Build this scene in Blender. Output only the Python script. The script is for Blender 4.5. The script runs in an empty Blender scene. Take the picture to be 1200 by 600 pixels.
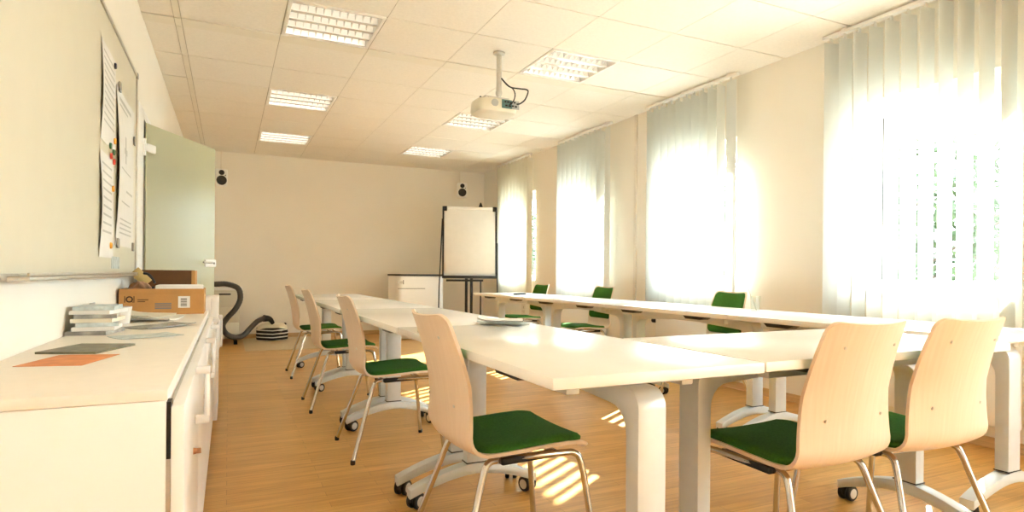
import bpy, bmesh, math, random
from mathutils import Vector, Matrix
random.seed(7)
C = bpy.context.scene.collection
SC = bpy.context.scene
PI = math.pi

# ------------------------------------------------------------------ camera
YAW, ROLL, EYE = math.radians(25.03), math.radians(0.5), 0.96
cam_d = bpy.data.cameras.new('camera'); cam = bpy.data.objects.new('camera', cam_d); C.objects.link(cam)
fw = Vector((math.sin(YAW), math.cos(YAW), 0)); rt = Vector((math.cos(YAW), -math.sin(YAW), 0)); up = Vector((0, 0, 1))
r2 = rt * math.cos(ROLL) + up * math.sin(ROLL); u2 = -rt * math.sin(ROLL) + up * math.cos(ROLL)
cam.matrix_world = Matrix(((r2.x, u2.x, -fw.x, 0), (r2.y, u2.y, -fw.y, 0), (r2.z, u2.z, -fw.z, EYE), (0, 0, 0, 1)))
cam_d.sensor_width = 36; cam_d.lens = 36 * 711.5 / 1200; cam_d.shift_y = 21.1 / 1200
cam_d.clip_start = 0.05; cam_d.clip_end = 300
SC.camera = cam

# ------------------------------------------------------------------ light
EXPOSURE = 0.95
SKY = 14.0
SUN = 36.0
SC.view_settings.view_transform = 'Standard'; SC.view_settings.look = 'None'
SC.view_settings.exposure = EXPOSURE; SC.view_settings.gamma = 1.0; SC.view_settings.use_curve_mapping = False
w = bpy.data.worlds.new('sky'); SC.world = w; w.use_nodes = True
nt = w.node_tree; nt.nodes.clear()
wo = nt.nodes.new('ShaderNodeOutputWorld'); bg = nt.nodes.new('ShaderNodeBackground')
tc = nt.nodes.new('ShaderNodeTexCoord'); sep = nt.nodes.new('ShaderNodeSeparateXYZ'); rp = nt.nodes.new('ShaderNodeValToRGB')
nt.links.new(tc.outputs['Generated'], sep.inputs[0]); nt.links.new(sep.outputs['Z'], rp.inputs[0])
rp.color_ramp.elements[0].color = (0.87, 0.94, 1.0, 1); rp.color_ramp.elements[1].color = (0.66, 0.83, 1.0, 1)
nt.links.new(rp.outputs[0], bg.inputs[0]); bg.inputs[1].default_value = SKY
nt.links.new(bg.outputs[0], wo.inputs[0])
sd = bpy.data.lights.new('sun', 'SUN'); so = bpy.data.objects.new('sun', sd); C.objects.link(so)
sd.energy = SUN; sd.angle = math.radians(0.6); sd.color = (1.0, 0.975, 0.945)
saz, sel = math.radians(33.4), math.radians(31.0)
sdir = Vector((-math.cos(sel) * math.cos(saz), -math.cos(sel) * math.sin(saz), -math.sin(sel)))
so.rotation_euler = sdir.to_track_quat('-Z', 'Y').to_euler(); so.location = (12, 8, 9)
SC.cycles.use_denoising = True
SC.cycles.max_bounces = 16; SC.cycles.diffuse_bounces = 10; SC.cycles.transmission_bounces = 8; SC.cycles.transparent_max_bounces = 12
SC.cycles.sample_clamp_indirect = 12.0
SC.cycles.caustics_reflective = False; SC.cycles.caustics_refractive = False

# ------------------------------------------------------------------ dimensions
XL, XR, YN, YB, H = -0.535, 3.92, -1.7, 9.54, 2.66
WIN = [(1.87, 2.77), (3.885, 4.77), (5.85, 6.75), (7.62, 8.5), (-0.13, 0.77), (-1.45, -0.55)]  # last two: unseen windows behind the camera, added without blinds to bring in light
WZ0, WZ1 = 0.88, 2.15

# ------------------------------------------------------------------ materials
def new_mat(name):
    m = bpy.data.materials.new(name); m.use_nodes = True
    return m, m.node_tree, m.node_tree.nodes['Principled BSDF']
def mat(name, col, rough=0.5, metal=0.0, var=0.04, scale=8.0, bump=0.0, bscale=None, spec=0.5, stretch=None, coat=0.0):
    m, t, b = new_mat(name)
    co = t.nodes.new('ShaderNodeTexCoord'); n = t.nodes.new('ShaderNodeTexNoise'); n.inputs['Scale'].default_value = scale; n.inputs['Detail'].default_value = 4
    src = co.outputs['Object']
    if stretch:
        mp = t.nodes.new('ShaderNodeMapping'); mp.inputs['Scale'].default_value = stretch; t.links.new(src, mp.inputs[0]); src = mp.outputs[0]
    t.links.new(src, n.inputs['Vector'])
    r = t.nodes.new('ShaderNodeValToRGB')
    r.color_ramp.elements[0].position = 0.3; r.color_ramp.elements[1].position = 0.7
    r.color_ramp.elements[0].color = tuple(max(0, c * (1 - var)) for c in col) + (1,)
    r.color_ramp.elements[1].color = tuple(min(1, c * (1 + var)) for c in col) + (1,)
    t.links.new(n.outputs['Fac'], r.inputs[0]); t.links.new(r.outputs[0], b.inputs['Base Color'])
    b.inputs['Roughness'].default_value = rough; b.inputs['Metallic'].default_value = metal
    b.inputs['Specular IOR Level'].default_value = spec; b.inputs['Coat Weight'].default_value = coat
    if bump:
        n2 = t.nodes.new('ShaderNodeTexNoise'); n2.inputs['Scale'].default_value = bscale or 200; n2.inputs['Detail'].default_value = 3
        t.links.new(co.outputs['Object'], n2.inputs['Vector'])
        bp = t.nodes.new('ShaderNodeBump'); bp.inputs['Strength'].default_value = bump; bp.inputs['Distance'].default_value = 0.002
        t.links.new(n2.outputs['Fac'], bp.inputs['Height']); t.links.new(bp.outputs[0], b.inputs['Normal'])
    return m

M = {}
M['wall'] = mat('cream_paint', (0.87, 0.825, 0.735), 0.85, var=0.015, scale=1.5, bump=0.25, bscale=260, spec=0.2)
M['wall_r'] = M['wall']
M['tile'] = mat('mineral_fibre_tile', (0.86, 0.815, 0.73), 0.95, var=0.03, scale=60, bump=0.5, bscale=160, spec=0.1)
M['tbar'] = mat('ceiling_runner', (0.82, 0.77, 0.66), 0.6, var=0.02)
M['groove'] = mat('ceiling_gap', (0.45, 0.40, 0.32), 0.9)
M['skirt'] = mat('beech_skirting', (0.62, 0.42, 0.22), 0.5, var=0.15, scale=4, stretch=(1, 1, 20))
M['white'] = mat('white_laminate', (0.87, 0.85, 0.80), 0.3, var=0.01, spec=0.5)
M['top'] = mat('white_table_laminate', (0.90, 0.89, 0.865), 0.22, var=0.012, spec=0.5)
M['cab'] = mat('white_cabinet_laminate', (0.89, 0.885, 0.865), 0.4, var=0.01)
M['counter'] = mat('cream_worktop', (0.85, 0.80, 0.72), 0.38, var=0.02, scale=30)
M['frame_w'] = mat('white_window_plastic', (0.88, 0.87, 0.84), 0.35, var=0.01)
M['silver'] = mat('silver_powder_coat', (0.66, 0.70, 0.72), 0.38, metal=0.25, var=0.02, scale=30)
M['chrome'] = mat('chrome', (0.62, 0.605, 0.575), 0.10, metal=1.0, var=0.03)
M['alu'] = mat('brushed_aluminium', (0.62, 0.60, 0.55), 0.35, metal=0.9, var=0.05, scale=40)
M['black'] = mat('black_plastic', (0.012, 0.012, 0.013), 0.42, var=0.1)
M['dark'] = mat('dark_grey_plastic', (0.05, 0.05, 0.052), 0.5, var=0.1)
M['grey'] = mat('grey_plastic', (0.45, 0.45, 0.43), 0.5)
M['hub'] = mat('light_grey_hub', (0.62, 0.60, 0.55), 0.4)
M['ply_edge'] = mat('plywood_edge', (0.80, 0.65, 0.45), 0.5, var=0.1, scale=3, stretch=(4, 4, 90))
M['felt'] = mat('green_wool_felt', (0.05, 0.155, 0.025), 0.95, var=0.22, scale=160, bump=0.6, bscale=420, spec=0.1)
M['card'] = mat('brown_cardboard', (0.52, 0.27, 0.09), 0.8, var=0.07, scale=10, bump=0.2, bscale=120)
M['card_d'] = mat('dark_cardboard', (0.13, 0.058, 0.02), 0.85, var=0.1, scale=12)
M['paper'] = mat('white_paper', (0.80, 0.785, 0.745), 0.75, var=0.02, scale=12)
M['paper_c'] = mat('cream_paper', (0.78, 0.72, 0.58), 0.75, var=0.04, scale=12)
M['ink'] = mat('grey_ink', (0.22, 0.21, 0.19), 0.8)
M['ink_l'] = mat('pale_ink', (0.55, 0.54, 0.50), 0.8)
M['ink_d'] = mat('dark_brown_print', (0.06, 0.03, 0.015), 0.8)
M['board'] = mat('whiteboard_enamel', (0.70, 0.665, 0.53), 0.28, var=0.015)
M['gloss'] = mat('louver_reflector', (0.92, 0.91, 0.88), 0.18, metal=0.5, var=0.01)
M['lamp_in'] = mat('white_fixture_enamel', (0.88, 0.85, 0.79), 0.4)
M['projector'] = mat('ivory_projector_shell', (0.72, 0.68, 0.56), 0.4)
M['teal'] = mat('teal_port_panel', (0.10, 0.20, 0.19), 0.5, var=0.2, scale=40)
M['hose'] = mat('ribbed_grey_hose', (0.05, 0.047, 0.042), 0.45, var=0.2, scale=60)
M['cone'] = mat('black_speaker_cone', (0.012, 0.012, 0.014), 0.6)
M['mag_r'] = mat('red_magnet', (0.55, 0.05, 0.03), 0.4)
M['mag_o'] = mat('orange_magnet', (0.80, 0.36, 0.04), 0.4)
M['mag_g'] = mat('green_magnet', (0.05, 0.16, 0.06), 0.4)
M['mag_k'] = mat('dark_magnet', (0.03, 0.03, 0.045), 0.4)
M['mag_s'] = mat('grey_magnet', (0.32, 0.31, 0.28), 0.4)
M['matcol'] = mat('beige_floor_mat', (0.55, 0.43, 0.26), 0.6, var=0.05, scale=30)
M['orange'] = mat('orange_print', (0.72, 0.28, 0.10), 0.6, var=0.15, scale=20)
M['olive'] = mat('olive_print', (0.16, 0.15, 0.09), 0.4, var=0.4, scale=25)
M['greyprint'] = mat('grey_print', (0.34, 0.33, 0.30), 0.4, var=0.45, scale=18)
M['blueprint'] = mat('pale_blue_print', (0.55, 0.62, 0.62), 0.4, var=0.3, scale=30)
M['gold'] = mat('gold_envelope', (0.62, 0.45, 0.17), 0.6)
M['leaf'] = mat('leaf_green', (0.035, 0.06, 0.018), 0.7, var=0.5, scale=3)
M['bark'] = mat('bark', (0.10, 0.07, 0.05), 0.9, var=0.3)
M['paving'] = mat('pale_paving', (0.34, 0.335, 0.31), 0.9, var=0.1, scale=2)
M['pipe'] = mat('ivory_conduit', (0.80, 0.74, 0.64), 0.5)
M['satin'] = mat('satin_handle', (0.78, 0.79, 0.80), 0.3, metal=0.35)
M['bronze'] = mat('bronze_lock', (0.45, 0.26, 0.16), 0.3, metal=0.8)

def plank_mat():
    m, t, b = new_mat('honey_oak_strip_floor')
    N, L = t.nodes, t.links
    co = N.new('ShaderNodeTexCoord'); br = N.new('ShaderNodeTexBrick')
    br.offset = 0.37; br.inputs['Scale'].default_value = 1.0; br.inputs['Brick Width'].default_value = 0.62; br.inputs['Row Height'].default_value = 0.064
    br.inputs['Mortar Size'].default_value = 0.0007; br.inputs['Mortar Smooth'].default_value = 0.2
    br.inputs['Color1'].default_value = (0.68, 0.385, 0.115, 1); br.inputs['Color2'].default_value = (0.57, 0.305, 0.082, 1); br.inputs['Mortar'].default_value = (0.27, 0.135, 0.04, 1)
    L.new(co.outputs['Object'], br.inputs['Vector'])
    mp = N.new('ShaderNodeMapping'); mp.inputs['Scale'].default_value = (1.6, 26, 1); L.new(co.outputs['Object'], mp.inputs[0])
    n = N.new('ShaderNodeTexNoise'); n.inputs['Scale'].default_value = 2.2; n.inputs['Detail'].default_value = 6; L.new(mp.outputs[0], n.inputs['Vector'])
    r = N.new('ShaderNodeValToRGB'); r.color_ramp.elements[0].position = 0.3; r.color_ramp.elements[1].position = 0.72
    r.color_ramp.elements[0].color = (0.78, 0.74, 0.66, 1); r.color_ramp.elements[1].color = (1.12, 1.12, 1.12, 1); L.new(n.outputs['Fac'], r.inputs[0])
    mx = N.new('ShaderNodeMix'); mx.data_type = 'RGBA'; mx.blend_type = 'MULTIPLY'; mx.inputs['Factor'].default_value = 1.0
    L.new(br.outputs['Color'], mx.inputs['A']); L.new(r.outputs[0], mx.inputs['B']); L.new(mx.outputs['Result'], b.inputs['Base Color'])
    b.inputs['Roughness'].default_value = 0.34; b.inputs['Specular IOR Level'].default_value = 0.4
    return m
M['floor'] = plank_mat()
def ply_mat():
    m, t, b = new_mat('beech_plywood')
    N, L = t.nodes, t.links
    co = N.new('ShaderNodeTexCoord'); mp = N.new('ShaderNodeMapping'); mp.inputs['Scale'].default_value = (3, 55, 3); L.new(co.outputs['Object'], mp.inputs[0])
    n = N.new('ShaderNodeTexNoise'); n.inputs['Scale'].default_value = 2.0; n.inputs['Detail'].default_value = 5; L.new(mp.outputs[0], n.inputs['Vector'])
    r = N.new('ShaderNodeValToRGB'); r.color_ramp.elements[0].position = 0.3; r.color_ramp.elements[1].position = 0.75
    r.color_ramp.elements[0].color = (0.76, 0.605, 0.455, 1); r.color_ramp.elements[1].color = (0.815, 0.665, 0.515, 1)
    L.new(n.outputs['Fac'], r.inputs[0]); L.new(r.outputs[0], b.inputs['Base Color'])
    b.inputs['Roughness'].default_value = 0.42; b.inputs['Specular IOR Level'].default_value = 0.35
    return m
M['ply'] = ply_mat()
def translucent_mat(name, diff, trans, f, gloss=0.0, noise=0.0):
    m = bpy.data.materials.new(name); m.use_nodes = True; t = m.node_tree; t.nodes.clear(); N, L = t.nodes, t.links
    o = N.new('ShaderNodeOutputMaterial'); d = N.new('ShaderNodeBsdfDiffuse'); tr = N.new('ShaderNodeBsdfTranslucent'); mx = N.new('ShaderNodeMixShader')
    co = N.new('ShaderNodeTexCoord'); mp = N.new('ShaderNodeMapping'); mp.inputs['Scale'].default_value = (90, 90, 500); n = N.new('ShaderNodeTexNoise'); n.inputs['Scale'].default_value = 1.0
    L.new(co.outputs['Object'], mp.inputs[0]); L.new(mp.outputs[0], n.inputs['Vector'])
    r = N.new('ShaderNodeValToRGB'); r.color_ramp.elements[0].color = tuple(c * 0.95 for c in diff) + (1,); r.color_ramp.elements[1].color = diff + (1,)
    L.new(n.outputs['Fac'], r.inputs[0]); L.new(r.outputs[0], d.inputs[0]); tr.inputs[0].default_value = trans + (1,)
    mx.inputs[0].default_value = f; L.new(d.outputs[0], mx.inputs[1]); L.new(tr.outputs[0], mx.inputs[2]); last = mx.outputs[0]
    if gloss:
        g = N.new('ShaderNodeBsdfGlossy'); g.inputs['Roughness'].default_value = 0.2; m2 = N.new('ShaderNodeMixShader'); m2.inputs[0].default_value = gloss
        L.new(last, m2.inputs[1]); L.new(g.outputs[0], m2.inputs[2]); last = m2.outputs[0]
    L.new(last, o.inputs[0]); return m
M['slat'] = translucent_mat('sheer_blind_fabric', (0.88, 0.88, 0.84), (0.74, 0.76, 0.74), 0.38)
M['slat_d'] = translucent_mat('dense_blind_fabric', (0.78, 0.74, 0.62), (0.7, 0.66, 0.5), 0.02)
M['frost'] = translucent_mat('frosted_green_glass', (0.70, 0.69, 0.51), (0.84, 0.84, 0.64), 0.5, gloss=0.05)
def glass_mat(name, tint, gl=0.06):
    m = bpy.data.materials.new(name); m.use_nodes = True; t = m.node_tree; t.nodes.clear(); N, L = t.nodes, t.links
    o = N.new('ShaderNodeOutputMaterial'); tr = N.new('ShaderNodeBsdfTransparent'); g = N.new('ShaderNodeBsdfGlossy'); mx = N.new('ShaderNodeMixShader')
    tr.inputs[0].default_value = tint + (1,); g.inputs['Roughness'].default_value = 0.02; mx.inputs[0].default_value = gl
    L.new(tr.outputs[0], mx.inputs[1]); L.new(g.outputs[0], mx.inputs[2]); L.new(mx.outputs[0], o.inputs[0]); return m
M['pane'] = glass_mat('window_glass', (0.93, 0.96, 0.95))
M['tumbler'] = glass_mat('drinking_glass', (0.93, 0.95, 0.93), 0.14)
def cell_mat(name, base, dark, sx, sy):
    m, t, b = new_mat(name); N, L = t.nodes, t.links
    return m

# ------------------------------------------------------------------ mesh builder
class MB:
    def __init__(s): s.bm = bmesh.new()
    def _merge(s, tmp, mtx=None, mi=0):
        if mtx is not None: tmp.transform(mtx)
        for f in tmp.faces: f.material_index = mi
        me = bpy.data.meshes.new('t'); tmp.to_mesh(me); tmp.free()
        s.bm.from_mesh(me); bpy.data.meshes.remove(me); return s
    def box(s, c, d, bev=0.0, rot=None, mi=0, seg=2):
        t = bmesh.new(); bmesh.ops.create_cube(t, size=1.0); bmesh.ops.scale(t, vec=d, verts=t.verts)
        if bev: bmesh.ops.bevel(t, geom=list(t.edges), offset=min(bev, min(d) * 0.49), segments=seg, profile=0.5, affect='EDGES')
        m = Matrix.Translation(c)
        if rot is not None: m = m @ rot
        return s._merge(t, m, mi)
    def b2(s, x0, x1, y0, y1, z0, z1, bev=0.0, mi=0):
        return s.box(((x0 + x1) / 2, (y0 + y1) / 2, (z0 + z1) / 2), (x1 - x0, y1 - y0, z1 - z0), bev, mi=mi)
    def tube(s, pts, r, seg=10, mi=0, smooth_n=0, caps=True):
        pts = [Vector(p) for p in pts]
        if smooth_n: pts = catmull(pts, smooth_n)
        t = bmesh.new(); rings = []; n = len(pts)
        prev = None
        for i, p in enumerate(pts):
            d = (pts[min(i + 1, n - 1)] - pts[max(i - 1, 0)]).normalized()
            if prev is None:
                a = Vector((0, 0, 1)) if abs(d.z) < 0.9 else Vector((1, 0, 0)); u = d.cross(a).normalized()
            else:
                u = (prev - d * prev.dot(d)).normalized()
            prev = u; v = d.cross(u)
            rr = r(i / (n - 1)) if callable(r) else r
            rings.append([t.verts.new(p + (u * math.cos(2 * PI * k / seg) + v * math.sin(2 * PI * k / seg)) * rr) for k in range(seg)])
        for a, b in zip(rings, rings[1:]):
            for k in range(seg): t.faces.new((a[k], a[(k + 1) % seg], b[(k + 1) % seg], b[k]))
        if caps: t.faces.new(rings[0][::-1]); t.faces.new(rings[-1])
        return s._merge(t, None, mi)
    def lathe(s, prof, seg=24, mtx=None, mi=0):
        t = bmesh.new(); rings = []
        for r, z in prof:
            if r < 1e-6: rings.append([t.verts.new((0, 0, z))])
            else: rings.append([t.verts.new((r * math.cos(2 * PI * k / seg), r * math.sin(2 * PI * k / seg), z)) for k in range(seg)])
        for a, b in zip(rings, rings[1:]):
            for k in range(seg):
                k2 = (k + 1) % seg
                if len(a) == 1 and len(b) > 1: t.faces.new((a[0], b[k2], b[k]))
                elif len(b) == 1 and len(a) > 1: t.faces.new((a[k], a[k2], b[0]))
                elif len(a) > 1: t.faces.new((a[k], a[k2], b[k2], b[k]))
        bmesh.ops.recalc_face_normals(t, faces=t.faces)
        return s._merge(t, mtx, mi)
    def prism(s, poly, d0, d1, axis='y', bev=0.0, mi=0, mtx=None):
        """poly: 2D points; axis y -> (x,z) plane extruded along y; x -> (y,z); z -> (x,y)"""
        def P(a, b, c):
            return {'y': (a, c, b), 'x': (c, a, b), 'z': (a, b, c)}[axis]
        t = bmesh.new(); A = [t.verts.new(P(a, b, d0)) for a, b in poly]; B = [t.verts.new(P(a, b, d1)) for a, b in poly]
        n = len(poly); fa = t.faces.new(A); fb = t.faces.new(B[::-1])
        for i in range(n): t.faces.new((A[i], B[i], B[(i + 1) % n], A[(i + 1) % n]))
        bmesh.ops.recalc_face_normals(t, faces=t.faces)
        if bev:
            ed = list(fa.edges) + list(fb.edges)
            bmesh.ops.bevel(t, geom=ed, offset=bev, segments=2, profile=0.5, affect='EDGES')
        return s._merge(t, mtx, mi)
    def grid(s, rows, mi=0, close=None):
        t = bmesh.new(); V = [[t.verts.new(p) for p in row] for row in rows]
        for a, b in zip(V, V[1:]):
            for k in range(len(a) - 1): t.faces.new((a[k], a[k + 1], b[k + 1], b[k]))
        return s._merge(t, None, mi)
    def slab(s, top, bot, mi=0):
        """closed solid between two equal grids"""
        t = bmesh.new(); A = [[t.verts.new(p) for p in r] for r in top]; B = [[t.verts.new(p) for p in r] for r in bot]
        for G, fl in ((A, 0), (B, 1)):
            for a, b in zip(G, G[1:]):
                for k in range(len(a) - 1):
                    q = (a[k], a[k + 1], b[k + 1], b[k]); t.faces.new(q[::-1] if fl else q)
        def rim(a, b):
            for k in range(len(a) - 1): t.faces.new((a[k + 1], a[k], b[k], b[k + 1]))
        rim(A[0], B[0]); rim(B[-1], A[-1]); rim([r[0] for r in B], [r[0] for r in A]); rim([r[-1] for r in A], [r[-1] for r in B])
        bmesh.ops.recalc_face_normals(t, faces=t.faces)
        return s._merge(t, None, mi)
    def build(s, name, mats, parent=None, smooth=True, angle=35):
        me = bpy.data.meshes.new(name); s.bm.to_mesh(me); s.bm.free()
        for m in (mats if isinstance(mats, (list, tuple)) else [mats]): me.materials.append(m)
        if smooth:
            me.polygons.foreach_set('use_smooth', [True] * len(me.polygons)); me.set_sharp_from_angle(angle=math.radians(angle))
        o = bpy.data.objects.new(name, me); C.objects.link(o)
        if parent: o.parent = parent
        return o
def catmull(P, n):
    out = []; Q = [P[0] * 2 - P[1]] + P + [P[-1] * 2 - P[-2]]
    for i in range(1, len(Q) - 2):
        a, b, c, d = Q[i - 1], Q[i], Q[i + 1], Q[i + 2]
        for k in range(n):
            t = k / n
            out.append(0.5 * ((2 * b) + (c - a) * t + (2 * a - 5 * b + 4 * c - d) * t * t + (3 * b - a - 3 * c + d) * t ** 3))
    out.append(P[-1]); return out
def thing(name, label, cat, loc=(0, 0, 0), rz=0.0, group=None):
    o = bpy.data.objects.new(name, None); C.objects.link(o); o.location = loc; o.rotation_euler = (0, 0, rz); o.empty_display_size = 0.1
    return tag(o, label, cat, group)
def tag(o, label, cat, group=None, kind=None):
    o['label'] = label; o['category'] = cat
    if group: o['group'] = group
    if kind: o['kind'] = kind
    return o
def struct(o, label=None):
    o['kind'] = 'structure'
    if label: o['label'] = label
    return o
def dup(root, loc, rz, label, group=None):
    def cp(o, par):
        c = o.copy(); C.objects.link(c)
        if par: c.parent = par
        for ch in list(KIDS.get(o.name, [])): cp(ch, c)
        return c
    KIDS = {}
    for o in C.objects:
        if o.parent: KIDS.setdefault(o.parent.name, []).append(o)
    r = cp(root, None); r.location = loc; r.rotation_euler = (0, 0, rz); r['label'] = label
    if group: r['group'] = group
    return r
RZ = lambda a: Matrix.Rotation(a, 4, 'Z')
RX = lambda a: Matrix.Rotation(a, 4, 'X')
RY = lambda a: Matrix.Rotation(a, 4, 'Y')
T = lambda *p: Matrix.Translation(p)

# ------------------------------------------------------------------ room shell
f = MB(); f.b2(XL - 0.3, XR + 0.3, YN - 0.2, YB + 0.2, -0.1, 0.0); struct(f.build('floor', M['floor'], smooth=False))

# suspended ceiling: separate tiles over a backing board, runners between the blocks of tiles
gx = [XL, -0.345, -0.302] + [0.323 + 0.625 * k for k in range(0, 6)] + [XR]
gy = [YN]; y = 4.015
ys = []
while y > YN: ys.append(y); y -= 0.625
gy += ys[::-1] + [4.64, 4.79] + [4.79 + 0.625 * k for k in range(1, 8)] + [YB]
FIX = [(0.323, 4.015), (2.198, 4.015), (0.323, 6.04), (2.198, 6.04), (0.323, 7.915), (2.198, 7.915)]
FIX_near = [(0.323, 1.515), (2.198, 1.515)]
cl = MB(); g = 0.0022
for i in range(len(gx) - 1):
    for j in range(len(gy) - 1):
        x0, x1, y0, y1 = gx[i], gx[i + 1], gy[j], gy[j + 1]
        if any(abs(x0 - a) < 0.02 and abs(y0 - b) < 0.02 for a, b in FIX + FIX_near): continue
        runner = (x1 - x0 < 0.06) or abs(y0 - 4.64) < 0.01
        cl.b2(x0 + g, x1 - g, y0 + 0.0055, y1 - 0.0055, H - (0.004 if runner else 0), H + 0.02, mi=1 if runner else 0)
cl.b2(XL - 0.2, XR + 0.3, YN - 0.2, YB + 0.2, H + 0.115, H + 0.2, mi=2)
# backing strips close the gaps
for x in gx[1:-1]: cl.b2(x - 0.006, x + 0.006, YN, YB, H + 0.004, H + 0.018, mi=2)
for y in gy[1:-1]: cl.b2(XL, XR, y - 0.009, y + 0.009, H + 0.006, H + 0.018, mi=2)
struct(cl.build('ceiling', [M['tile'], M['tbar'], M['groove']], smooth=False))

# left wall with the doorway
DY0, DY1, DZ = 4.70, 5.60, 1.97
wl = MB()
wl.b2(XL - 0.14, XL, YN - 0.2, DY0, 0, H + 0.1); wl.b2(XL - 0.14, XL, DY1, YB + 0.2, 0, H + 0.1); wl.b2(XL - 0.14, XL, DY0, DY1, DZ, H + 0.1)
struct(wl.build('wall_left', M['wall'], smooth=False))
wb = MB(); wb.b2(XL - 0.14, XR + 0.3, YB, YB + 0.2, 0, H + 0.1); struct(wb.build('wall_back', M['wall'], smooth=False))
wn = MB(); wn.b2(XL - 0.14, XR + 0.3, YN - 0.2, YN, 0, H + 0.1); struct(wn.build('wall_near', M['wall'], smooth=False))
wr = MB(); ed = sorted(WIN); prev = YN - 0.2
for a, b in ed:
    wr.b2(XR, XR + 0.3, prev, a, 0, H + 0.1); wr.b2(XR, XR + 0.3, a, b, 0, WZ0 - 0.03); wr.b2(XR, XR + 0.3, a, b, WZ1, H + 0.1); prev = b
wr.b2(XR, XR + 0.3, prev, YB + 0.2, 0, H + 0.1)
struct(wr.build('wall_right', M['wall'], smooth=False))
# hallway beyond the doorway
hw = MB(); hw.b2(-2.3, -2.2, 3.6, 7.0, 0, H); hw.b2(-2.3, XL - 0.14, 3.5, 3.6, 0, H); hw.b2(-2.3, XL - 0.14, 7.0, 7.1, 0, H); struct(hw.build('wall_hallway', M['wall'], smooth=False))
hf = MB(); hf.b2(-2.3, XL - 0.3, 3.5, 7.1, -0.1, 0); struct(hf.build('floor_hallway', M['floor'], smooth=False))
hc = MB(); hc.b2(-2.3, XL - 0.14, 3.5, 7.1, H, H + 0.1); struct(hc.build('ceiling_hallway', M['tile'], smooth=False))
# baseboards
bb = MB(); bb.b2(XR - 0.014, XR, YN, YB, 0, 0.062, 0.004); struct(bb.build('baseboard_right', M['skirt']))
bb = MB(); bb.b2(XL, XR - 0.014, YB - 0.014, YB, 0, 0.062, 0.004); struct(bb.build('baseboard_back', M['skirt']))
bb = MB(); bb.b2(XL, XL + 0.014, YN, DY0 - 0.27, 0, 0.062, 0.004); bb.b2(XL, XL + 0.014, DY1 + 0.12, YB - 0.014, 0, 0.062, 0.004); struct(bb.build('baseboard_left', M['skirt']))
# door frame
tr = MB(); tr.b2(XL - 0.14, XL + 0.018, DY0 - 0.26, DY0, 0, DZ + 0.06, 0.004); tr.b2(XL - 0.14, XL + 0.018, DY1, DY1 + 0.1, 0, DZ + 0.06, 0.004); tr.b2(XL - 0.14, XL + 0.018, DY0, DY1, DZ, DZ + 0.06, 0.004)
struct(tr.build('trim_1', M['frame_w']), 'white door frame around the glass door')
# cove strip along the right wall under the ceiling
# windows
for n, (a, b) in enumerate(WIN, 1):
    fr = MB(); X0, X1 = XR + 0.14, XR + 0.2; m = (a + b) / 2; t_ = 0.065
    fr.b2(X0, X1, a, a + t_, WZ0, WZ1, 0.006); fr.b2(X0, X1, b - t_, b, WZ0, WZ1, 0.006); fr.b2(X0, X1, a + t_, b - t_, WZ0, WZ0 + 0.06, 0.006); fr.b2(X0, X1, a + t_, b - t_, WZ1 - 0.1, WZ1, 0.006)
    wo_ = struct(fr.build('window_%d' % n, M['frame_w']))
    cs = MB(); cs.b2(X0 + 0.004, X0 + 0.012, a + t_, a + t_ + 0.012, WZ0 + 0.06, WZ1 - 0.1); cs.b2(X0 + 0.004, X0 + 0.012, b - t_ - 0.012, b - t_, WZ0 + 0.06, WZ1 - 0.1); cs.build('gasket', M['dark'], wo_)
    pn = MB(); pn.b2(X0 + 0.02, X0 + 0.026, a + t_, b - t_, WZ0 + 0.06, WZ1 - 0.1); pn.build('pane', M['pane'], wo_, smooth=False)
    sl = MB(); sl.b2(XR - 0.03, X0, a - 0.0, b + 0.0, WZ0 - 0.03, WZ0, 0.006); sl.build('sill', M['frame_w'], wo_)
    hd = MB(); hd.box((X0 - 0.012, a + 0.033, 1.42), (0.02, 0.028, 0.06), 0.006); hd.box((X0 - 0.032, a + 0.033, 1.38), (0.016, 0.02, 0.12), 0.006); hd.build('handle', M['frame_w'], wo_)
# unseen ground outside, added to bounce light up through the windows
og = MB(); og.b2(XR + 0.3, 60, -40, 60, -0.5, -0.3); struct(og.build('ground_outside', M['paving'], smooth=False))

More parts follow.
